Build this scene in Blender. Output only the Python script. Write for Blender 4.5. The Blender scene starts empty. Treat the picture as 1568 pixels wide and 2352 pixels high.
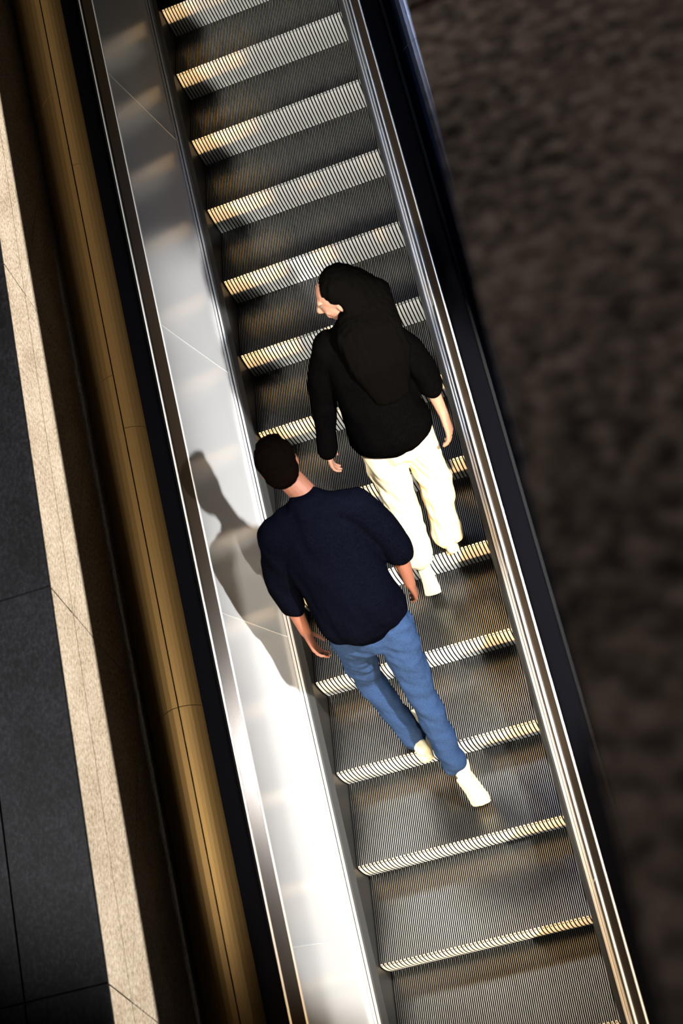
import bpy, bmesh, math, random
from mathutils import Vector, Matrix, noise
random.seed(7)
S = bpy.context.scene
C = S.collection
V = Vector
H = 0.5            # slope: rise per metre of run
RUN, RISE = 0.4, 0.2

# ------------------------------------------------------------------ helpers
def link(name, me, m, parent=None):
    o = bpy.data.objects.new(name, me)
    C.objects.link(o)
    if parent is not None:
        o.parent = parent
    if m is not None:
        for x in (m if isinstance(m, (list, tuple)) else [m]):
            me.materials.append(x)
    return o

def obj(name, bm, m, parent=None, smooth=False):
    bmesh.ops.recalc_face_normals(bm, faces=bm.faces)
    me = bpy.data.meshes.new(name)
    bm.to_mesh(me); bm.free()
    if smooth:
        me.polygons.foreach_set('use_smooth', [True] * len(me.polygons))
    return link(name, me, m, parent)

def tag(o, label=None, cat=None, group=None, kind=None):
    if label: o['label'] = label
    if cat: o['category'] = cat
    if group: o['group'] = group
    if kind: o['kind'] = kind
    return o

def empty(name, loc, label, cat, group=None):
    o = bpy.data.objects.new(name, None); C.objects.link(o)
    o.location = loc; o.empty_display_size = .1
    return tag(o, label, cat, group)

def box(bm, a, b, bev=0.0):
    r = bmesh.ops.create_cube(bm, size=1)
    vs = r['verts']
    for v in vs:
        v.co = V([(a[i] + b[i]) / 2 + v.co[i] * (b[i] - a[i]) for i in range(3)])
    if bev:
        es = list({e for v in vs for e in v.link_edges})
        bmesh.ops.bevel(bm, geom=es, offset=bev, segments=2, affect='EDGES')

def sweep(bm, pts, y0, y1, side=1, closed=True, slope=H, skew=0.0):
    """profile of (u, h) points swept up the incline from y0 to y1; u is the distance out from the centre line"""
    h0 = pts[0][1]
    rows = []
    for y in (y0, y1):
        rows.append([bm.verts.new((side * u, y - skew * (h - h0), slope * (y - skew * (h - h0)) + h)) for u, h in pts])
    n = len(pts)
    for i in range(n if closed else n - 1):
        j = (i + 1) % n
        bm.faces.new((rows[0][i], rows[0][j], rows[1][j], rows[1][i]))
    if closed:
        bm.faces.new(rows[0]); bm.faces.new(rows[1][::-1])

def bevel_all(bm, off, seg=2):
    es = [e for e in bm.edges if len(e.link_faces) == 2 and e.calc_face_angle(0) > .5]
    bmesh.ops.bevel(bm, geom=es, offset=off, segments=seg, affect='EDGES')

def frame(d, side):
    d = d.normalized()
    s = side - d * side.dot(d)
    if s.length < 1e-4:
        s = d.orthogonal()
    s.normalize()
    return s, d.cross(s)

def tube(bm, pts, rad, side=(1, 0, 0), n=16, cap=True):
    """closed tapering tube through pts; a radius may be a pair (along side, across side)"""
    pts = [V(p) for p in pts]; side = V(side)
    rr = [(r, r) if not isinstance(r, (tuple, list)) else r for r in rad]
    m = len(pts); dirs = []
    for i in range(m):
        a = pts[max(i - 1, 0)]; b = pts[min(i + 1, m - 1)]
        dirs.append((b - a).normalized())
    rings = []
    def ring(c, d, ra, rb):
        s, t = frame(d, side)
        return [bm.verts.new(c + s * ra * math.cos(k * 2 * math.pi / n) + t * rb * math.sin(k * 2 * math.pi / n)) for k in range(n)]
    R0 = min(rr[0]); R1 = min(rr[-1])
    if cap:
        for q in (.35, .75):
            rings.append(ring(pts[0] - dirs[0] * R0 * math.cos(q * math.pi / 2), dirs[0], rr[0][0] * math.sin(q * math.pi / 2), rr[0][1] * math.sin(q * math.pi / 2)))
    for i in range(m):
        rings.append(ring(pts[i], dirs[i], *rr[i]))
    if cap:
        for q in (.75, .35):
            rings.append(ring(pts[-1] + dirs[-1] * R1 * math.cos(q * math.pi / 2), dirs[-1], rr[-1][0] * math.sin(q * math.pi / 2), rr[-1][1] * math.sin(q * math.pi / 2)))
    for a, b in zip(rings, rings[1:]):
        for k in range(n):
            bm.faces.new((a[k], a[(k + 1) % n], b[(k + 1) % n], b[k]))
    bm.faces.new(rings[0][::-1]); bm.faces.new(rings[-1])

def ball(bm, c, r, M=None):
    res = bmesh.ops.create_uvsphere(bm, u_segments=20, v_segments=14, radius=1)
    r = (r, r, r) if not isinstance(r, (tuple, list)) else r
    for v in res['verts']:
        p = V((v.co.x * r[0], v.co.y * r[1], v.co.z * r[2]))
        v.co = (M @ p if M else p) + V(c)

def weld(name, bm, mat, parent=None, voxel=.006, smooth=6, disp=None):
    """one continuous surface out of overlapping shapes"""
    bmesh.ops.recalc_face_normals(bm, faces=bm.faces)
    me = bpy.data.meshes.new(name + '_src'); bm.to_mesh(me); bm.free()
    t = bpy.data.objects.new('tmp', me); C.objects.link(t)
    r = t.modifiers.new('r', 'REMESH'); r.mode = 'VOXEL'; r.voxel_size = voxel; r.adaptivity = 0
    s = t.modifiers.new('s', 'SMOOTH'); s.factor = .5; s.iterations = smooth
    dg = bpy.context.evaluated_depsgraph_get()
    m2 = bpy.data.meshes.new_from_object(t.evaluated_get(dg))
    m2.name = name
    bpy.data.objects.remove(t)
    if disp:
        ns = [v.normal.copy() for v in m2.vertices]
        for v, nn in zip(m2.vertices, ns):
            v.co = v.co + nn * disp(v.co)
    m2.polygons.foreach_set('use_smooth', [True] * len(m2.polygons))
    m2.materials.clear()
    return link(name, m2, mat, parent)

# ------------------------------------------------------------------ materials
def mat(name, col=(.5, .5, .5), rough=.5, metal=0.0, spec=.5, coat=0.0):
    m = bpy.data.materials.new(name); m.use_nodes = True
    b = m.node_tree.nodes['Principled BSDF']
    b.inputs['Base Color'].default_value = (*col, 1)
    b.inputs['Roughness'].default_value = rough
    b.inputs['Metallic'].default_value = metal
    b.inputs['Specular IOR Level'].default_value = spec
    if coat: b.inputs['Coat Weight'].default_value = coat
    return m

def N(m, t, **kw):
    n = m.node_tree.nodes.new(t)
    for k, v in kw.items():
        if k in n.inputs.keys(): n.inputs[k].default_value = v
        else: setattr(n, k, v)
    return n

def L(m, a, b): m.node_tree.links.new(a, b)

def coords(m, scale=(1, 1, 1), rot=(0, 0, 0)):
    tc = N(m, 'ShaderNodeTexCoord'); mp = N(m, 'ShaderNodeMapping')
    mp.inputs['Scale'].default_value = scale; mp.inputs['Rotation'].default_value = rot
    L(m, tc.outputs['Object'], mp.inputs['Vector'])
    return mp.outputs['Vector']

def ramp(m, fac, stops):
    r = N(m, 'ShaderNodeValToRGB'); e = r.color_ramp.elements
    while len(e) < len(stops): e.new(.5)
    for i, (p, c) in enumerate(stops):
        e[i].position = p; e[i].color = (*c, 1) if len(c) == 3 else c
    L(m, fac, r.inputs['Fac']); return r.outputs['Color']

def noise_tex(m, vec, scale, detail=4, rough=.6):
    n = N(m, 'ShaderNodeTexNoise', Scale=scale, Detail=detail, Roughness=rough)
    L(m, vec, n.inputs['Vector']); return n.outputs['Fac']

def bump(m, h, strength, dist=.01):
    b = N(m, 'ShaderNodeBump', Strength=strength, Distance=dist)
    L(m, h, b.inputs['Height']); L(m, b.outputs['Normal'], m.node_tree.nodes['Principled BSDF'].inputs['Normal'])

def stone(name, a, b, c, scale=1.0, rough=.75, stretch=(1, 1, 1), bmp=.15):
    m = mat(name, b, rough)
    v = coords(m, stretch)
    f = noise_tex(m, v, 95 * scale, 6, .75)
    g = noise_tex(m, v, 9 * scale, 3, .5)
    mx = N(m, 'ShaderNodeMath', operation='MULTIPLY_ADD'); L(m, g, mx.inputs[0]); mx.inputs[1].default_value = .25; 
    sb = N(m, 'ShaderNodeMath', operation='SUBTRACT'); L(m, f, sb.inputs[0]); sb.inputs[1].default_value = .125
    L(m, sb.outputs[0], mx.inputs[2])
    col = ramp(m, mx.outputs[0], [(.34, a), (.5, b), (.66, c)])
    L(m, col, m.node_tree.nodes['Principled BSDF'].inputs['Base Color'])
    bump(m, f, bmp, .004)
    m.node_tree.nodes['Principled BSDF'].inputs['Specular IOR Level'].default_value = .12
    return m

def steel(name, col, r_sharp, r_soft, mix, scratch=.05, metal=1.0, gcol=None):
    """satin steel: a tight and a broad reflection with fine scratches along the incline"""
    m = mat(name, col, r_soft, metal)
    nt = m.node_tree
    b = nt.nodes['Principled BSDF']
    g = N(m, 'ShaderNodeBsdfGlossy'); g.inputs['Color'].default_value = (*(gcol or col), 1); g.inputs['Roughness'].default_value = r_sharp
    mx = N(m, 'ShaderNodeMixShader'); mx.inputs[0].default_value = mix
    L(m, b.outputs[0], mx.inputs[1]); L(m, g.outputs[0], mx.inputs[2])
    L(m, mx.outputs[0], nt.nodes['Material Output'].inputs[0])
    v = coords(m, (60, 1.6, 60), (-.46, 0, 0))
    f = noise_tex(m, v, 5, 5, .7)
    bp = N(m, 'ShaderNodeBump', Strength=scratch, Distance=.002)
    L(m, f, bp.inputs['Height'])
    L(m, bp.outputs['Normal'], b.inputs['Normal']); L(m, bp.outputs['Normal'], g.inputs['Normal'])
    return m

M = {}
M['cleat'] = mat('cleat_metal', (.42, .41, .38), .30, 1.0)
M['groove'] = mat('groove_black', (.006, .006, .006), .7, 0, .1)
M['riser'] = mat('riser_metal', (.74, .73, .69), .5, .25)
M['panel'] = steel('satin_steel', (.76, .75, .73), .13, .5, .50, .10, .0, (.40, .39, .38))
M['panel_shaded'] = steel('shaded_steel_lining', (.05, .05, .055), .2, .4, .6, .05, .5, (.11, .105, .11))  # shaded copy of the satin steel, right side's shadow put into its colour
M['trim'] = steel('polished_trim', (.92, .91, .89), .16, .3, .25, .02, .35)
M['dark_trim'] = mat('dark_bronze_trim', (.02, .013, .007), .3, .4)
M['skirt'] = mat('skirt_black', (.018, .017, .015), .4, 0, .2)
M['rubber'] = mat('handrail_rubber', (.0015, .0015, .002), .8, 0, 0)
M['deck'] = steel('bronze_deck', (.105, .062, .022), .5, .62, .25, .03, 1.0)
M['deck_r'] = steel('blue_glow_deck', (.10, .13, .22), .17, .24, .6, .02)  # blue glow on the right deck put into the metal's tint
M['black'] = mat('black_void', (.006, .006, .006), .9, 0, .1)
M['shoe_rub'] = mat('shoe_sole', (.40, .36, .24), .6)

M['wall_stone'] = stone('beige_granite', (.12, .095, .065), (.24, .205, .165), (.33, .30, .26), .9, .8, (1, .55, 1))
M['cap_stone'] = stone('charcoal_granite', (.0010, .0010, .0016), (.0040, .0040, .0056), (.0110, .0110, .0140), .75, .7, (1, .6, 1))
M['parapet_stone'] = stone('brown_granite', (.02, .014, .012), (.34, .245, .195), (.90, .68, .56), .36, .7, (1, 1, 1), .1)
M['concrete'] = stone('dark_concrete', (.06, .06, .06), (.09, .09, .09), (.12, .12, .12), .4, .9)

M['skin'] = mat('skin', (.13, .05, .03), .6, 0, .2)
M['skin2'] = mat('skin_light', (.22, .105, .065), .6, 0, .2)
for k in ('skin', 'skin2'):
    M[k].node_tree.nodes['Principled BSDF'].inputs['Subsurface Weight'].default_value = .1
    M[k].node_tree.nodes['Principled BSDF'].inputs['Subsurface Radius'].default_value = (.02, .008, .004)
def cloth(name, a, b, scale=220, rough=.85):
    m = mat(name, a, rough, 0, 0)
    v = coords(m, (1, 1, .35))
    col = ramp(m, noise_tex(m, v, scale, 3, .6), [(.35, a), (.65, b)])
    L(m, col, m.node_tree.nodes['Principled BSDF'].inputs['Base Color'])
    bump(m, noise_tex(m, v, scale * 1.5, 2, .5), .2, .002)
    return m
M['navy'] = cloth('navy_cotton', (.0007, .0008, .0018), (.0014, .0016, .0032))
M['denim'] = cloth('blue_denim', (.009, .018, .045), (.019, .035, .072), 420)
M['coat'] = cloth('black_wool', (.0006, .0006, .0006), (.0012, .001, .0009))
M['cream'] = cloth('cream_cotton', (.50, .42, .26), (.58, .49, .32))
M['shoe'] = mat('cream_leather', (.46, .42, .28), .55)
M['shoe2'] = mat('pale_leather', (.55, .48, .42), .55)
M['hair'] = mat('black_hair', (.0012, .001, .0008), .7, 0, 0)
M['hair2'] = mat('dark_brown_hair', (.0015, .0009, .0007), .7, 0, 0)
M['eye'] = mat('dark_eye', (.10, .07, .05), .2)

# ------------------------------------------------------------------ escalator steps
HW = .5
NR = 107
def make_step():
    root = empty('escalator_step', (0, 0, 0), '', 'escalator step', 'escalator steps')
    p = 2 * HW / NR
    bm = bmesh.new()
    y0, y1, d = 0.0, RUN + .050, .011
    prof = []
    for i in range(NR):
        x = -HW + i * p
        prof += [(x, -d), (x + p * .28, -d), (x + p * .40, 0), (x + p * .74, 0), (x + p * .86, -d)]
    prof.append((HW, -d))
    a = [bm.verts.new((x, y0 + (.004 if z == 0 else .0), z)) for x, z in prof]
    b = [bm.verts.new((x, y1, z)) for x, z in prof]
    for i in range(len(prof) - 1):
        f = bm.faces.new((a[i], a[i + 1], b[i + 1], b[i]))
        f.material_index = 0 if prof[i][1] == 0 and prof[i + 1][1] == 0 else 1
    obj('tread', bm, [M['cleat'], M['groove']], root)
    # curved cleated riser, every second tread cleat runs on down it
    bm = bmesh.new()
    K = 12; cols = []
    q = p * 2; nn = (NR + 1) // 2
    prof = []
    for i in range(nn):
        x = -HW + i * q
        prof += [(x, .007), (x + q * .12, .007), (x + q * .2, 0), (x + q * .85, 0), (x + q * .93, .007)]
    prof = [(min(x, HW), d_) for x, d_ in prof]
    rows = []
    for k in range(K + 1):
        t = k / K
        th = t * math.pi / 2
        z = -RISE * t
        yb = .004 + .048 * (1 - math.cos(th)) * 1.0
        if k == 0: yb += .004
        rows.append([bm.verts.new((x, yb + dd, z - (.0 if k else .001))) for x, dd in prof])
    for k in range(K):
        for i in range(len(prof) - 1):
            f = bm.faces.new((rows[k][i], rows[k][i + 1], rows[k + 1][i + 1], rows[k + 1][i]))
            f.material_index = 0 if prof[i][1] == 0 and prof[i + 1][1] == 0 else 1
    bmesh.ops.recalc_face_normals(bm, faces=bm.faces)
    obj('riser', bm, [M['riser'], M['groove']], root)
    # plain step body under the tread
    bm = bmesh.new()
    box(bm, (-HW + .002, .02, -.03), (HW - .002, RUN + .004, -.012))
    obj('step_frame', bm, M['groove'], root)
    return root
step = make_step()
ordinal = {1: 'topmost', 2: 'second', 3: 'third', 4: 'fourth', 5: 'fifth', 6: 'sixth', 7: 'seventh', 8: 'eighth', 9: 'ninth', 10: 'tenth', 11: 'eleventh', 12: 'twelfth', 13: 'thirteenth', 14: 'lowest'}
extra = {5: ', just above the long-haired head', 7: ', beside the arm of the black coat', 9: ', carrying the forward foot under cream trousers',
         10: ', under the trailing foot in cream trousers', 11: ', carrying the forward foot in jeans', 12: ', under the trailing cream shoe in jeans'}
kids = list(step.children)
for k in range(0, 14):
    if k == 0: r = step
    else:
        r = step.copy(); C.objects.link(r)
        for ch in kids:
            c = ch.copy(); C.objects.link(c); c.parent = r
    r.location = (0, RUN * k, RISE * k)
    o = 14 - k
    r['label'] = 'grooved metal escalator step, ' + ordinal[o] + (' in view' if o in (1, 14) else ' from the top') + extra.get(o, '')

# ------------------------------------------------------------------ balustrades, decks, handrails
Y0, Y1 = -.9, 6.6
UB = .56            # panel foot and head, distance from the centre line
def balustrade(side, label, deck_mat, UT, GW):
    root = empty('balustrade', (side * .6, 1.2, .6), label, 'balustrade')
    root.location = (0, 0, 0)
    bm = bmesh.new(); sweep(bm, [(.503, -.32), (.503, .055), (.515, .055), (.515, -.32)], Y0, Y1, side)
    obj('skirt_panel', bm, M['skirt'], root)
    bm = bmesh.new(); sweep(bm, [(.503, .056), (.524, .085), (.532, .085), (.532, .05), (.51, .05)], Y0, Y1, side)
    obj('skirt_deck', bm, M['dark_grey'], root)
    for u in (.533, .5475):
        bm = bmesh.new()
        sweep(bm, [(u + .0055 + .0062 * math.cos(a), .087 + (u - .533) * .6 + .009 * math.sin(a)) for a in [i * math.pi / 5 for i in range(10)]], Y0, Y1, side)
        obj('bright_bead', bm, M['trim'], root, True)
    # steel lining in separate sheets, joints square to the incline
    ys = [5.36 + .28, 4.074 + .28, 2.79 + .28, 1.505 + .28, .213 + .28, -1.07 + .28]
    ys = [Y1] + ys
    for b_, a_ in zip(ys, ys[1:]):
        a_ = max(a_, Y0)
        bm = bmesh.new()
        # h rises .78 while y slips back .28
        g = .0022
        pts = [(UB, .09), (UT, .87), (UT + .004, .87), (UB + .004, .09)]
        sweep(bm, pts, a_ + g, b_ - g, side, skew=.28 / .78)
        bevel_all(bm, .0009, 1)
        obj('lining_sheet', bm, M['panel'] if side < 0 else M['panel_shaded'], root)
        if a_ > Y0 + .01:
            bm = bmesh.new()
            sweep(bm, [(UB - .0012, .09), (UT - .0012, .87), (UT + .003, .87), (UB + .003, .09)], a_ - g * .9, a_ + g * .9, side, skew=.28 / .78)
            obj('joint_bead', bm, M['trim'], root)
    bm = bmesh.new(); sweep(bm, [(UB + .012, .02), (UT + .012, .87), (UT + .03, .87), (UB + .03, .02)], Y0, Y1, side)
    obj('backing', bm, M['black'], root)
    for u, h in ((UT - .004, .872), (UT + GW + .002, .915)):
        bm = bmesh.new()
        sweep(bm, [(u + .0045 * math.cos(a), h + .0065 * math.sin(a)) for a in [i * math.pi / 5 for i in range(10)]], Y0, Y1, side)
        obj('bright_edge', bm, M['trim'], root, True)
    bm = bmesh.new(); sweep(bm, [(UT, .872), (UT + GW * .4, .885), (UT + GW, .905), (UT + GW, .88), (UT + .01, .86)], Y0, Y1, side)
    obj('rail_guide', bm, M['dark_trim'], root)
    # outer deck of two rows of cover plates with a dark seam between
    ya = [Y1, 5.38, 4.095, 2.65, 1.197, -.25, Y0]
    yb = [Y1, 5.1, 3.694, 2.40, 1.197, -.25, Y0]
    for (u0, u1, h0, h1), yy in (((UT + .14, .931, .78, .85), yb), ((.937, 1.148, .85, .66), ya)):
        for b_, a_ in zip(yy, yy[1:]):
            bm = bmesh.new()
            n = 8; top = []
            for i in range(n + 1):
                t = i / n
                e = 2 * t - t * t if u0 < .9 else t * t
                top.append((u0 + (u1 - u0) * t, h0 + (h1 - h0) * e))
            sweep(bm, top + [(u1, h1 - .02), (u0, h0 - .02)], a_ + .0015, b_ - .0015, side)
            obj('deck_plate', bm, deck_mat, root)
    bm = bmesh.new(); sweep(bm, [(.72, .76), (.935, .80), (1.165, .60), (1.165, .3), (.72, .3)], Y0, Y1, side)
    obj('truss_casing', bm, M['black'], root)
    return root
M['dark_grey'] = mat('dark_grey_metal', (.03, .03, .028), .5, .3)
balustrade(-1, 'left balustrade lined with bright satin steel sheets beside the grooved steps', M['deck'], .65, .05)
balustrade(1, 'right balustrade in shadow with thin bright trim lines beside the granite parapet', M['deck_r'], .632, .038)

def handrail(side, label, cx):
    bm = bmesh.new()
    cz = .925
    pts = []
    for a in range(0, 181, 15):
        t = math.radians(a)
        pts.append((cx + .042 * math.copysign(abs(math.cos(t)) ** .6, math.cos(t)), cz + .024 * abs(math.sin(t)) ** .7))
    pts += [(cx - .040, cz - .012), (cx - .028, cz - .016), (cx - .028, cz - .006), (cx + .028, cz - .006), (cx + .028, cz - .016), (cx + .040, cz - .012)]
    sweep(bm, pts, Y0, Y1, side)
    o = obj('handrail', bm, M['rubber'], None, True)
    return tag(o, label, 'handrail', None)
handrail(-1, 'black rubber handrail along the bright steel-lined left side of the escalator', .756)
handrail(1, 'black rubber handrail on the shadowed right side of the escalator by the parapet', .722)

# ------------------------------------------------------------------ stone walls either side
WS = .433
def wz(y, z0): return z0 + WS * y
XF = -1.17
def quadprism(bm, x0, x1, ya, yb, za0, za1, slope):
    """a block between x0..x1, ya..yb, its bottom and top lines both rising with slope"""
    vs = []
    for y in (ya, yb):
        for x, z in ((x0, za0), (x1, za0), (x1, za1), (x0, za1)):
            vs.append(bm.verts.new((x, y, z + slope * y)))
    for f in ((0, 1, 2, 3), (7, 6, 5, 4), (0, 4, 5, 1), (1, 5, 6, 2), (2, 6, 7, 3), (3, 7, 4, 0)):
        bm.faces.new([vs[i] for i in f])
bm = bmesh.new()
# coping course of the wall face, one block per 1.45 m, bevelled joints
vj = [-1.49, -.04, 1.41, 2.86, 4.31, 5.76, 7.2]
for a_, b_ in zip(vj, vj[1:]):
    quadprism(bm, XF - .16, XF, a_ + .003, b_ - .003, 1.386, 1.570, WS)
bevel_all(bm, .0025, 1)
# courses below with level bed joints, cut by the sloping coping line
for a_, b_ in zip(vj, vj[1:]):
    zc = 2.01 - 1.41 * .433 * 1 + 0  # height of the coping line at y=0 offset
    lvl = 1.379 + WS * a_
    # wedge above the level line, rectangle below it
    v = [(a_ + .002, lvl + .002), (b_ - .002, 1.3785 + WS * (b_ - .002)), (b_ - .002, lvl + .002)]
    top = [bm.verts.new((XF, y, z)) for y, z in v]; bk = [bm.verts.new((XF - .16, y, z)) for y, z in v]
    bm.faces.new(top); bm.faces.new(bk[::-1])
    for i in range(3):
        j = (i + 1) % 3; bm.faces.new((top[i], bk[i], bk[j], top[j]))
    box(bm, (XF - .16, a_ + .002, lvl - 1.6), (XF, b_ - .002, lvl - .002), .0015)
w = obj('wall_left', bm, M['wall_stone']); tag(w, kind='structure')
bm = bmesh.new(); quadprism(bm, XF - .34, XF - .004, -1.49, 7.2, -.4, 1.5735, WS)
w = obj('wall_left_core', bm, M['black']); tag(w, kind='structure')
bm = bmesh.new()
cj = [-1.49, -.04, 1.41, 2.86, 4.31, 5.76, 7.2]
for a_, b_ in zip(cj, cj[1:]):
    quadprism(bm, XF - .34, XF - .0015, a_ + .004, b_ - .004, 1.572, 1.588, WS)
    quadprism(bm, XF - 1.6, XF - .348, a_ + .004, b_ - .004, 1.572, 1.588, WS)
w = obj('trim_1', bm, M['cap_stone']); tag(w, kind='structure')
bm = bmesh.new(); quadprism(bm, XF - 1.6, XF - .345, -1.49, 7.2, 1.2, 1.5735, WS)
w = obj('floor', bm, M['black']); tag(w, kind='structure')

# granite parapet that the photograph looks over
bm = bmesh.new()
for a_, b_ in ((-3.4, -.14), (-.125, 1.6)):
    box(bm, (1.0, a_, 4.35), (1.58, b_, 4.8), .006)
w = obj('wall_right', bm, M['parapet_stone']); tag(w, kind='structure')
# unseen blocker walls added on the right, slotted to shape the incoming light
def slotline(y, z0): return z0 + .475 * y
QX, QY, QZ = 9.0, 2.0, 7.0
XW = 1.7
def through(z0, sl=.475):
    f = (XW - XF) / (QX - XF)
    # plane through the lamp and the line z=z0+.475y on the left wall, cut at x=XW
    def g(yw):
        y = (yw - f * QY) / (1 - f)
        return (1 - f) * (z0 + sl * y) + f * QZ
    return g
lo, hi = through(1.155), through(1.66, .433)
def panel(name, pts, x0, x1):
    bm = bmesh.new()
    f1 = [bm.verts.new((x0, y, z)) for y, z in pts]; f2 = [bm.verts.new((x1, y, z)) for y, z in pts]
    bm.faces.new(f1); bm.faces.new(f2[::-1])
    for i in range(len(pts)):
        j = (i + 1) % len(pts); bm.faces.new((f1[i], f2[i], f2[j], f1[j]))
    w = obj(name, bm, M['concrete']); return tag(w, kind='structure')
panel('light_blocker_lower', [(-8, -3), (9, -3), (9, lo(9)), (-8, lo(-8))], XW, XW + .12)
YS = .25
# unseen blockers added: one trims the panel spot, one shades the left deck
bm = bmesh.new()
ce = [(.05, 3.215), (.95, 3.665), (.95, 4.3), (.05, 4.3)]
f1 = [bm.verts.new((1.15, y, z)) for y, z in ce]; f2 = [bm.verts.new((1.17, y, z)) for y, z in ce]
bm.faces.new(f1); bm.faces.new(f2[::-1])
for i in range(4):
    bm.faces.new((f1[i], f2[i], f2[(i + 1) % 4], f1[(i + 1) % 4]))
tag(obj('spot_blocker', bm, M['concrete']), kind='structure')
bm = bmesh.new(); box(bm, (-2.8, -1.75, -3), (-.73, -1.6, 1.35))
tag(obj('deck_light_blocker', bm, M['concrete']), kind='structure')
panel('light_blocker_upper', [(-11, 1.2), (-3.75, 4.80), (-3.4, 4.80), (-2.9, 3.75), (YS, 3.62), (YS, hi(YS)), (9, hi(9)), (9, 15), (-11, 15)], XW, XW + .12)  # added out of view, outline cut to shade upper bodies and left deck

# ------------------------------------------------------------------ people
def hand(bm, wrist, d, palm, thumb, curl=.5, s=1.0):
    """palm with four unequal curled fingers and a thumb leaving its side"""
    wrist, d, palm, thumb = V(wrist), V(d).normalized(), V(palm).normalized(), V(thumb).normalized()
    thumb = (thumb - d * thumb.dot(d)).normalized()
    kn = wrist + d * .085 * s
    tube(bm, [wrist - d * .01, wrist + d * .03 * s, kn], [(.026 * s, .018 * s), (.036 * s, .016 * s), (.040 * s, .013 * s)], thumb)
    for i, (o, ln) in enumerate(((.031, .072), (.0105, .082), (-.0105, .076), (-.031, .060))):
        p = kn + thumb * o * s - d * (.006 * (i == 3))
        pts = [p - d * .012]; a = curl * .45
        for seg, sl in enumerate((.44, .31, .25)):
            p = p + (d * math.cos(a) + palm * math.sin(a)) * ln * sl * s
            pts.append(p); a += curl * .75
        tube(bm, pts, [.0085 * s, .0082 * s, .0076 * s, .0066 * s], thumb, 10)
    b = wrist + d * .025 * s + thumb * .024 * s
    p1 = b + (thumb * .75 + d * .6 + palm * .35).normalized() * .04 * s
    p2 = p1 + (thumb * .3 + d * .9 + palm * .4).normalized() * .03 * s
    p3 = p2 + (d * 1.0 + palm * .5).normalized() * .022 * s
    tube(bm, [b, p1, p2, p3], [.014 * s, .0105 * s, .0095 * s, .0075 * s], palm, 10)

def head(bm, c, face, up=(0, 0, 1), s=1.0):
    f = V(face).normalized(); u = V(up); u = (u - f * u.dot(f)).normalized(); r = f.cross(u)
    Mx = Matrix((r, f, u)).transposed()
    P = lambda x, y, z: V(c) + Mx @ V((x * s, y * s, z * s))
    R = lambda *a: tuple(q * s for q in a)
    ball(bm, P(0, -.012, .025), R(.076, .094, .090), Mx)
    ball(bm, P(0, .022, -.012), R(.064, .068, .092), Mx)
    ball(bm, P(0, .035, -.070), R(.044, .045, .040), Mx)
    tube(bm, [P(0, .083, .012), P(0, .100, -.018), P(0, .106, -.030)], R(.009, .012, .014), r, 10)
    for sx in (-1, 1):
        ball(bm, P(sx * .014, .094, -.033), R(.008, .009, .007), Mx)
        ball(bm, P(sx * .076, -.008, -.006), R(.008, .018, .030), Mx)
        ball(bm, P(sx * .030, .074, .034), R(.024, .012, .008), Mx)
        ball(bm, P(sx * .038, .060, -.026), R(.018, .018, .016), Mx)
    tube(bm, [P(-.022, .080, -.056), P(0, .087, -.053), P(.022, .080, -.056)], R(.006, .007, .006), u, 8)
    tube(bm, [P(-.018, .080, -.068), P(0, .085, -.069), P(.018, .080, -.068)], R(.007, .008, .007), u, 8)
    return P, Mx

def folds(amp, fx, fz, seed=0, twist=0.0):
    def f(p):
        q = V((p.x * fx + seed, p.y * fx, p.z * fz + p.x * twist))
        n1 = noise.noise(q); n2 = noise.noise(q * 2.3 + V((5, 2, 1)))
        return amp * (n1 + .5 * n2)
    return f

def shoe(name, parent, heel, ball_, toe, up, m, s=1.0):
    """low trainer with its own sole"""
    heel, b, toe, up = V(heel), V(ball_), V(toe), V(up).normalized()
    d = (b - heel).normalized(); side = d.cross(up).normalized()
    def U(t): return up * t * s
    bm = bmesh.new()
    mid = heel.lerp(b, .5)
    tube(bm, [heel + U(.040), heel.lerp(b, .25) + U(.048), mid + U(.045), b + U(.034), toe - (toe - b) * .25 + U(.026)],
         [(.032 * s, .034 * s), (.035 * s, .042 * s), (.038 * s, .040 * s), (.046 * s, .029 * s), (.036 * s, .020 * s)], side)
    tube(bm, [heel.lerp(b, .12) + U(.05), heel.lerp(b, .10) + U(.095)], [(.034 * s, .040 * s), (.036 * s, .042 * s)], side)
    o = weld(name, bm, m, parent, .005, 5)
    bm = bmesh.new()
    tube(bm, [heel + U(.012), mid + U(.012), b + U(.012), toe - (toe - b) * .2 + U(.012)],
         [(.037 * s, .014 * s), (.038 * s, .013 * s), (.049 * s, .013 * s), (.039 * s, .012 * s)], side)
    weld('sole', bm, M['shoe_rub'], o, .005, 3)
    return o

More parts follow.
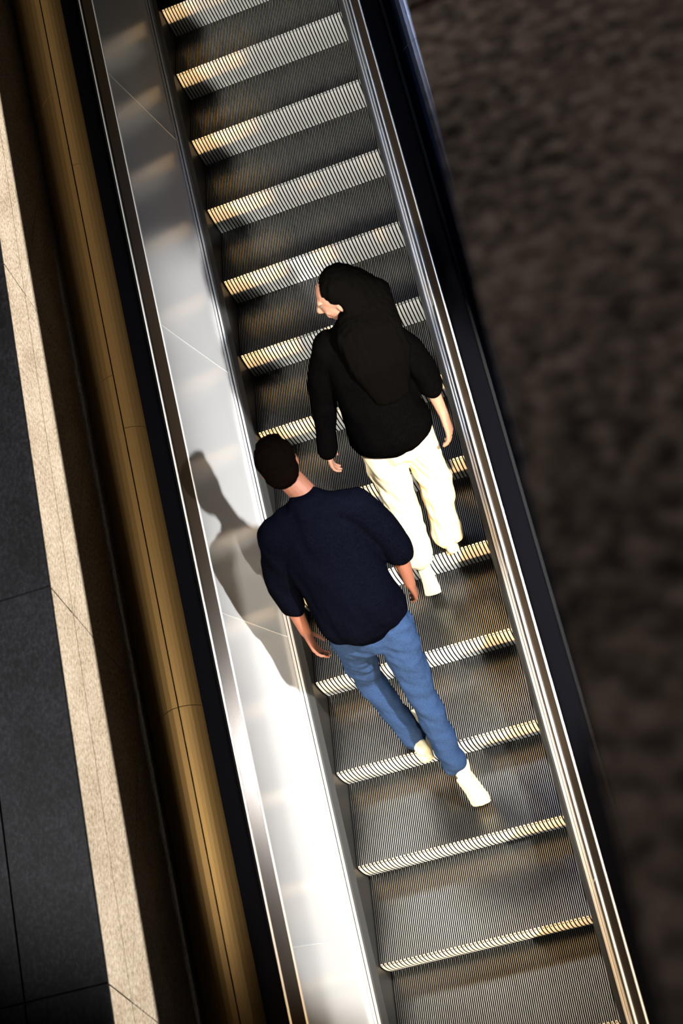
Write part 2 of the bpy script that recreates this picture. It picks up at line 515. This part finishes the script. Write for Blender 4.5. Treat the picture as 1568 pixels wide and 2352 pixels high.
def person_jeans():
    shL, shR = V((-.270, 1.50, 2.00)), V((.145, 1.52, 2.01))
    neck = V((-.060, 1.575, 2.08)); hc = V((-.125, 1.655, 2.235))
    hipL, hipR = V((-.130, 1.37, 1.43)), V((.060, 1.35, 1.43))
    elL, wrL = V((-.325, 1.475, 1.70)), V((-.315, 1.395, 1.46))
    elR, wrR = V((.200, 1.49, 1.71)), V((.190, 1.46, 1.50))
    knL, anL = V((-.175, 1.39, 1.02)), V((-.070, 1.215, .71))
    knR, anR = V((.070, 1.205, 1.06)), V((.092, 1.035, .705))
    bm = bmesh.new()
    tube(bm, [(hipL + hipR) / 2, (hipL + hipR) / 2 + V((-.01, .03, .22)), (shL + shR) / 2 + V((0, 0, -.12)), (shL + shR) / 2 + V((0, .01, .02))],
         [(.155, .10), (.135, .09), (.165, .105), (.15, .07)], (1, 0, 0))
    tube(bm, [shL, (shL + shR) / 2 + V((0, .02, .03)), shR], [.05, .06, .05], (0, 0, 1))
    tube(bm, [neck + V((.01, -.01, -.06)), neck, hc + V((.01, -.02, -.04))], [.060, .054, .054])
    P, Mx = head(bm, hc, (-.18, .93, -.32))
    for sh, el, wr in ((shL, elL, wrL), (shR, elR, wrR)):
        tube(bm, [sh, sh.lerp(el, .5), el, el.lerp(wr, .4), wr], [.050, .045, .037, .036, .025])
    hand(bm, wrL, (.03, -.10, -.19), (.8, .1, 0), (0, 1, -.2), .55)
    hand(bm, wrR, (-.0, .05, -.2), (-1, .1, 0), (0, 1, 0), .55)
    for hp, kn, an in ((hipL, knL, anL), (hipR, knR, anR)):
        tube(bm, [hp, hp.lerp(kn, .5), kn, kn.lerp(an, .35), an], [.082, .07, .052, .05, .034])
    body = weld('person', bm, M['skin'], None, .005, 4)
    tag(body, 'person in a navy short-sleeved top and blue jeans, head lowered, climbing the lower steps', 'person', 'people walking up the escalator')
    # short dark hair
    bm = bmesh.new()
    ball(bm, P(0, -.018, .035), (.086, .100, .092), Mx)
    ball(bm, P(0, -.045, -.010), (.076, .068, .080), Mx)
    ball(bm, P(0, .050, .082), (.060, .045, .030), Mx)
    weld('hair', bm, M['hair2'], body, .006, 3, folds(.004, 60, 60))
    for sx in (-1, 1):
        bm = bmesh.new(); ball(bm, P(sx * .030, .070, .010), .0115); obj('eye', bm, M['eye'], body, True)
    # loose top
    bm = bmesh.new()
    c0 = (hipL + hipR) / 2; c1 = (shL + shR) / 2
    tube(bm, [c0 + V((.005, -.015, .11)), c0 + V((0, .0, .18)), c0.lerp(c1, .5) + V((0, -.01, 0)), c1 + V((0, -.01, -.14)), c1 + V((0, .0, -.03)), c1 + V((.0, .02, .045))],
         [(.200, .135), (.190, .135), (.190, .135), (.205, .14), (.190, .115), (.115, .095)], (1, 0, 0), 24)
    tube(bm, [shL + V((.03, 0, 0)), shL.lerp(elL, .5), elL, elL.lerp(wrL, .40)], [.078, .074, .068, .062])
    tube(bm, [shR + V((-.03, 0, 0)), shR.lerp(elR, .5), elR, elR.lerp(wrR, .1)], [.078, .074, .066, .064])
    tube(bm, [shL + V((.04, 0, .015)), c1 + V((0, .02, .045)), shR + V((-.04, 0, .015))], [.062, .085, .062], (0, 0, 1))
    weld('shirt', bm, M['navy'], body, .007, 8, folds(.016, 6, 3.0, 3, 7))
    # jeans
    bm = bmesh.new()
    tube(bm, [c0 + V((0, 0, .10)), c0 + V((0, 0, -.03))], [(.160, .108), (.165, .12)], (1, 0, 0), 20)
    for hp, kn, an, hemz in ((hipL, knL, anL, .0), (hipR, knR, anR, .0)):
        tube(bm, [hp + V((0, -.01, 0)), hp.lerp(kn, .35), hp.lerp(kn, .7), kn, kn.lerp(an, .3), kn.lerp(an, .7), an + (an - kn).normalized() * .005],
             [.098, .090, .078, .068, .066, .060, .060])
    weld('jeans', bm, M['denim'], body, .006, 5, folds(.012, 9, 13, 9, 6))
    shoe('shoe', body, (-.04, 1.14, .605), (-.066, 1.33, .605), (-.075, 1.42, .605), (0, 0, 1), M['shoe'])
    shoe('shoe', body, (.120, .955, .655), (.148, .925, .455), (.150, .985, .410), (.0, .97, .2), M['shoe'])
    return body

def person_cream():
    shL, shR = V((.140, 2.16, 2.32)), V((.445, 2.12, 2.32))
    neck = V((.300, 2.18, 2.38)); hc = V((.285, 2.225, 2.515))
    hipL, hipR = V((.200, 2.08, 1.80)), V((.365, 2.09, 1.80))
    elL, wrL = V((.050, 2.16, 2.05)), V((-.030, 2.10, 1.80))
    elR, wrR = V((.515, 2.10, 2.08)), V((.530, 2.05, 1.85))
    knL, anL = V((.190, 2.02, 1.36)), V((.178, 1.955, 1.10))
    knR, anR = V((.365, 2.13, 1.40)), V((.325, 2.05, 1.10))
    bm = bmesh.new()
    c0 = (hipL + hipR) / 2; c1 = (shL + shR) / 2
    tube(bm, [c0, c0 + V((0, .02, .2)), c1 + V((0, 0, -.1)), c1 + V((0, 0, .01))], [(.135, .09), (.11, .08), (.135, .09), (.12, .06)], (1, 0, 0))
    tube(bm, [shL, c1 + V((0, .01, .02)), shR], [.042, .05, .042], (0, 0, 1))
    tube(bm, [neck + V((0, 0, -.06)), neck, hc + V((.01, 0, -.04))], [.048, .044, .044])
    P, Mx = head(bm, hc, (-.95, .02, -.18), s=.98)
    for sh, el, wr in ((shL, elL, wrL), (shR, elR, wrR)):
        tube(bm, [sh, sh.lerp(el, .5), el, el.lerp(wr, .4), wr], [.042, .038, .032, .031, .022])
    hand(bm, wrL, (-.02, -.02, -.2), (1, .1, 0), (0, 1, 0), .5, .9)
    hand(bm, wrR, (.0, -.05, -.2), (-1, .2, 0), (.2, 1, 0), .6, 1.12)
    for hp, kn, an in ((hipL, knL, anL), (hipR, knR, anR)):
        tube(bm, [hp, hp.lerp(kn, .5), kn, kn.lerp(an, .35), an], [.075, .062, .046, .044, .030])
    body = weld('person', bm, M['skin2'], None, .005, 4)
    tag(body, 'person with long black hair, black coat and wide cream trousers climbing ahead', 'person', 'people walking up the escalator')
    for sx in (-1, 1):
        bm = bmesh.new(); ball(bm, P(sx * .030, .070, .010), .0115); obj('eye', bm, M['eye'], body, True)
    bm = bmesh.new()
    ball(bm, P(0, -.036, .046), (.092, .092, .090), Mx)
    ball(bm, P(.005, -.065, -.015), (.098, .078, .108), Mx)
    tube(bm, [P(.0, -.06, .02), P(.02, -.09, -.07), c1 + V((.075, -.060, .07)), c1 + V((.085, -.115, -.06)), c1 + V((.07, -.135, -.24))],
         [(.092, .080), (.118, .080), (.145, .075), (.135, .05), (.08, .03)], (.9, .3, 0), 24)
    tube(bm, [P(-.066, -.04, .02), P(-.078, -.05, -.07), P(-.085, -.06, -.16)], [.032, .04, .04])
    tube(bm, [P(.066, -.03, .02), P(.076, -.03, -.07), P(.08, -.05, -.15)], [.030, .03, .026])
    weld('hair', bm, M['hair'], body, .006, 30, folds(.005, 45, 8))
    # coat
    bm = bmesh.new()
    tube(bm, [c0 + V((.0, -.01, .055)), c0 + V((0, 0, .14)), c0.lerp(c1, .5), c1 + V((0, -.01, -.13)), c1 + V((0, 0, -.03)), c1 + V((0, .01, .045))],
         [(.195, .150), (.180, .140), (.172, .130), (.180, .13), (.165, .11), (.095, .08)], (1, 0, 0), 24)
    tube(bm, [shL + V((.03, 0, 0)), shL.lerp(elL, .5), elL, elL.lerp(wrL, .5), wrL], [.078, .070, .062, .056, .048])
    tube(bm, [shR + V((-.03, 0, 0)), shR.lerp(elR, .5), elR, elR.lerp(wrR, .35)], [.078, .070, .060, .056])
    tube(bm, [shL + V((.03, 0, .01)), c1 + V((0, .01, .04)), shR + V((-.03, 0, .01))], [.055, .075, .055], (0, 0, 1))
    weld('coat', bm, M['coat'], body, .007, 8, folds(.012, 6, 3, 1, 4))
    # wide trousers
    bm = bmesh.new()
    tube(bm, [c0 + V((0, 0, .12)), c0 + V((0, 0, -.05))], [(.145, .105), (.160, .12)], (1, 0, 0), 20)
    tube(bm, [hipL, hipL.lerp(knL, .5), knL, knL.lerp(anL, .5), anL + V((0, -.02, .0))], [.090, .088, .080, .072, .062])
    tube(bm, [hipR, hipR.lerp(knR, .5), knR, knR.lerp(anR, .5), anR + V((0, -.01, -.01))], [.090, .086, .078, .076, .072])
    weld('trousers', bm, M['cream'], body, .006, 5, folds(.017, 9, 6, 2, 12))
    shoe('shoe', body, (.176, 1.905, 1.045), (.170, 1.872, .87), (.168, 1.930, .812), (.0, .97, .20), M['shoe2'], .9)
    shoe('shoe', body, (.330, 1.985, 1.003), (.310, 2.15, 1.003), (.305, 2.23, 1.003), (0, 0, 1), M['shoe2'], .9)
    return body
person_jeans()
person_cream()

# ------------------------------------------------------------------ light
def area(name, loc, tgt, size, power, col=(1, 1, 1), sy=None, spread=None):
    l = bpy.data.lights.new(name, 'AREA'); l.energy = power; l.color = col; l.size = size
    if sy: l.shape = 'RECTANGLE'; l.size_y = sy
    if spread: l.spread = spread
    o = bpy.data.objects.new(name, l); C.objects.link(o); o.location = loc
    o.rotation_euler = (V(tgt) - V(loc)).to_track_quat('-Z', 'Y').to_euler(); return o
def spot(name, loc, tgt, deg, power, col=(1, 1, 1), r=.05, blend=.2):
    l = bpy.data.lights.new(name, 'SPOT'); l.energy = power; l.color = col; l.spot_size = math.radians(deg); l.spot_blend = blend; l.shadow_soft_size = r
    o = bpy.data.objects.new(name, l); C.objects.link(o); o.location = loc
    o.rotation_euler = (V(tgt) - V(loc)).to_track_quat('-Z', 'Y').to_euler(); return o
spot('wall_strip_spot', (QX, QY, QZ), (XF, 2.4, 2.4), 60, 24000, (1, .92, .80), .04, .1)  # added spot standing in for sun on the left wall's strip
sl = bpy.data.lights.new('sun', 'SUN'); sl.energy = 5.5; sl.angle = math.radians(.6); sl.color = (1, .94, .84)
so = bpy.data.objects.new('sun', sl); C.objects.link(so); so.location = (4, -8, 7)
so.rotation_euler = V((-.344, .825, -.447)).to_track_quat('-Z', 'Y').to_euler()
area('tread_fill', (-1.6, 4.7, 8.2), (0, 1.6, .9), 1.2, 105, (1, .98, .93))  # area light added for highlights on the treads
area('riser_fill', (-.40, -12.0, -2.2), (0, 3, 1.6), 1.1, 60, (1, .97, .90), 1.2, math.radians(60))  # unseen fill added low behind the view to brighten the risers
spot('panel_fill_spot', (1.4, .2, 3.6), (-.58, 1.65, 1.38), 62, 2350, (.97, .98, 1), .045, .25)  # spot added under the parapet to whiten the left lining
spot('warm_riser_fill', (-.5, -9.0, -1.2), (.05, 2.6, 1.25), 14, 10500, (1, .62, .26), .25, .8)  # warm fill added to turn the middle risers golden
spot('step_fill_spot', (-2.1, -1.5, 5.0), (.1, 3.0, 1.6), 62, 2300, (1, .98, .92), .22, .4)  # fill added from the left for risers and deck, missing the lining
area('blue_glow_fill', (.77, 3.55, 6.4), (.80, 3.3, 2.5), .35, 9, (.25, .5, 1.0), .35, math.radians(50))  # added overhead to put a blue glint on the right deck
area('warm_deck_fill', (-1.62, 2.6, 5.6), (-1.14, 2.6, 2.0), 1.0 * .25, 9, (1, .66, .30), 6, math.radians(90))  # warm fill added above the left deck

w = bpy.data.worlds.new('World'); S.world = w; w.use_nodes = True
w.node_tree.nodes['Background'].inputs[0].default_value = (.5, .55, .7, 1)
w.node_tree.nodes['Background'].inputs[1].default_value = .004

# ------------------------------------------------------------------ camera
cam = bpy.data.cameras.new('Camera'); co = bpy.data.objects.new('Camera', cam); C.objects.link(co)
R = Matrix(((0.9391335942624531, 0.28751086221300387, 0.18805742802919231),
            (-0.08756511567813191, 0.7296335116864963, -0.6782088831180014),
            (-0.33220542235743306, 0.6204614756238176, 0.7103992642330625)))
co.matrix_world = Matrix.Translation((1.0669489, -2.1353969, 5.8238391)) @ R.to_4x4()
cam.sensor_fit = 'VERTICAL'; cam.sensor_height = 36.0; cam.lens = 36.0 * 3000 / 2352
cam.clip_start = .05; cam.clip_end = 100
cam.dof.use_dof = True; cam.dof.focus_distance = 6.7; cam.dof.aperture_fstop = 2.1
S.camera = co
S.view_settings.view_transform = 'Standard'; S.view_settings.look = 'None'; S.view_settings.gamma = 1
S.view_settings.use_curve_mapping = False; S.view_settings.exposure = -0.35
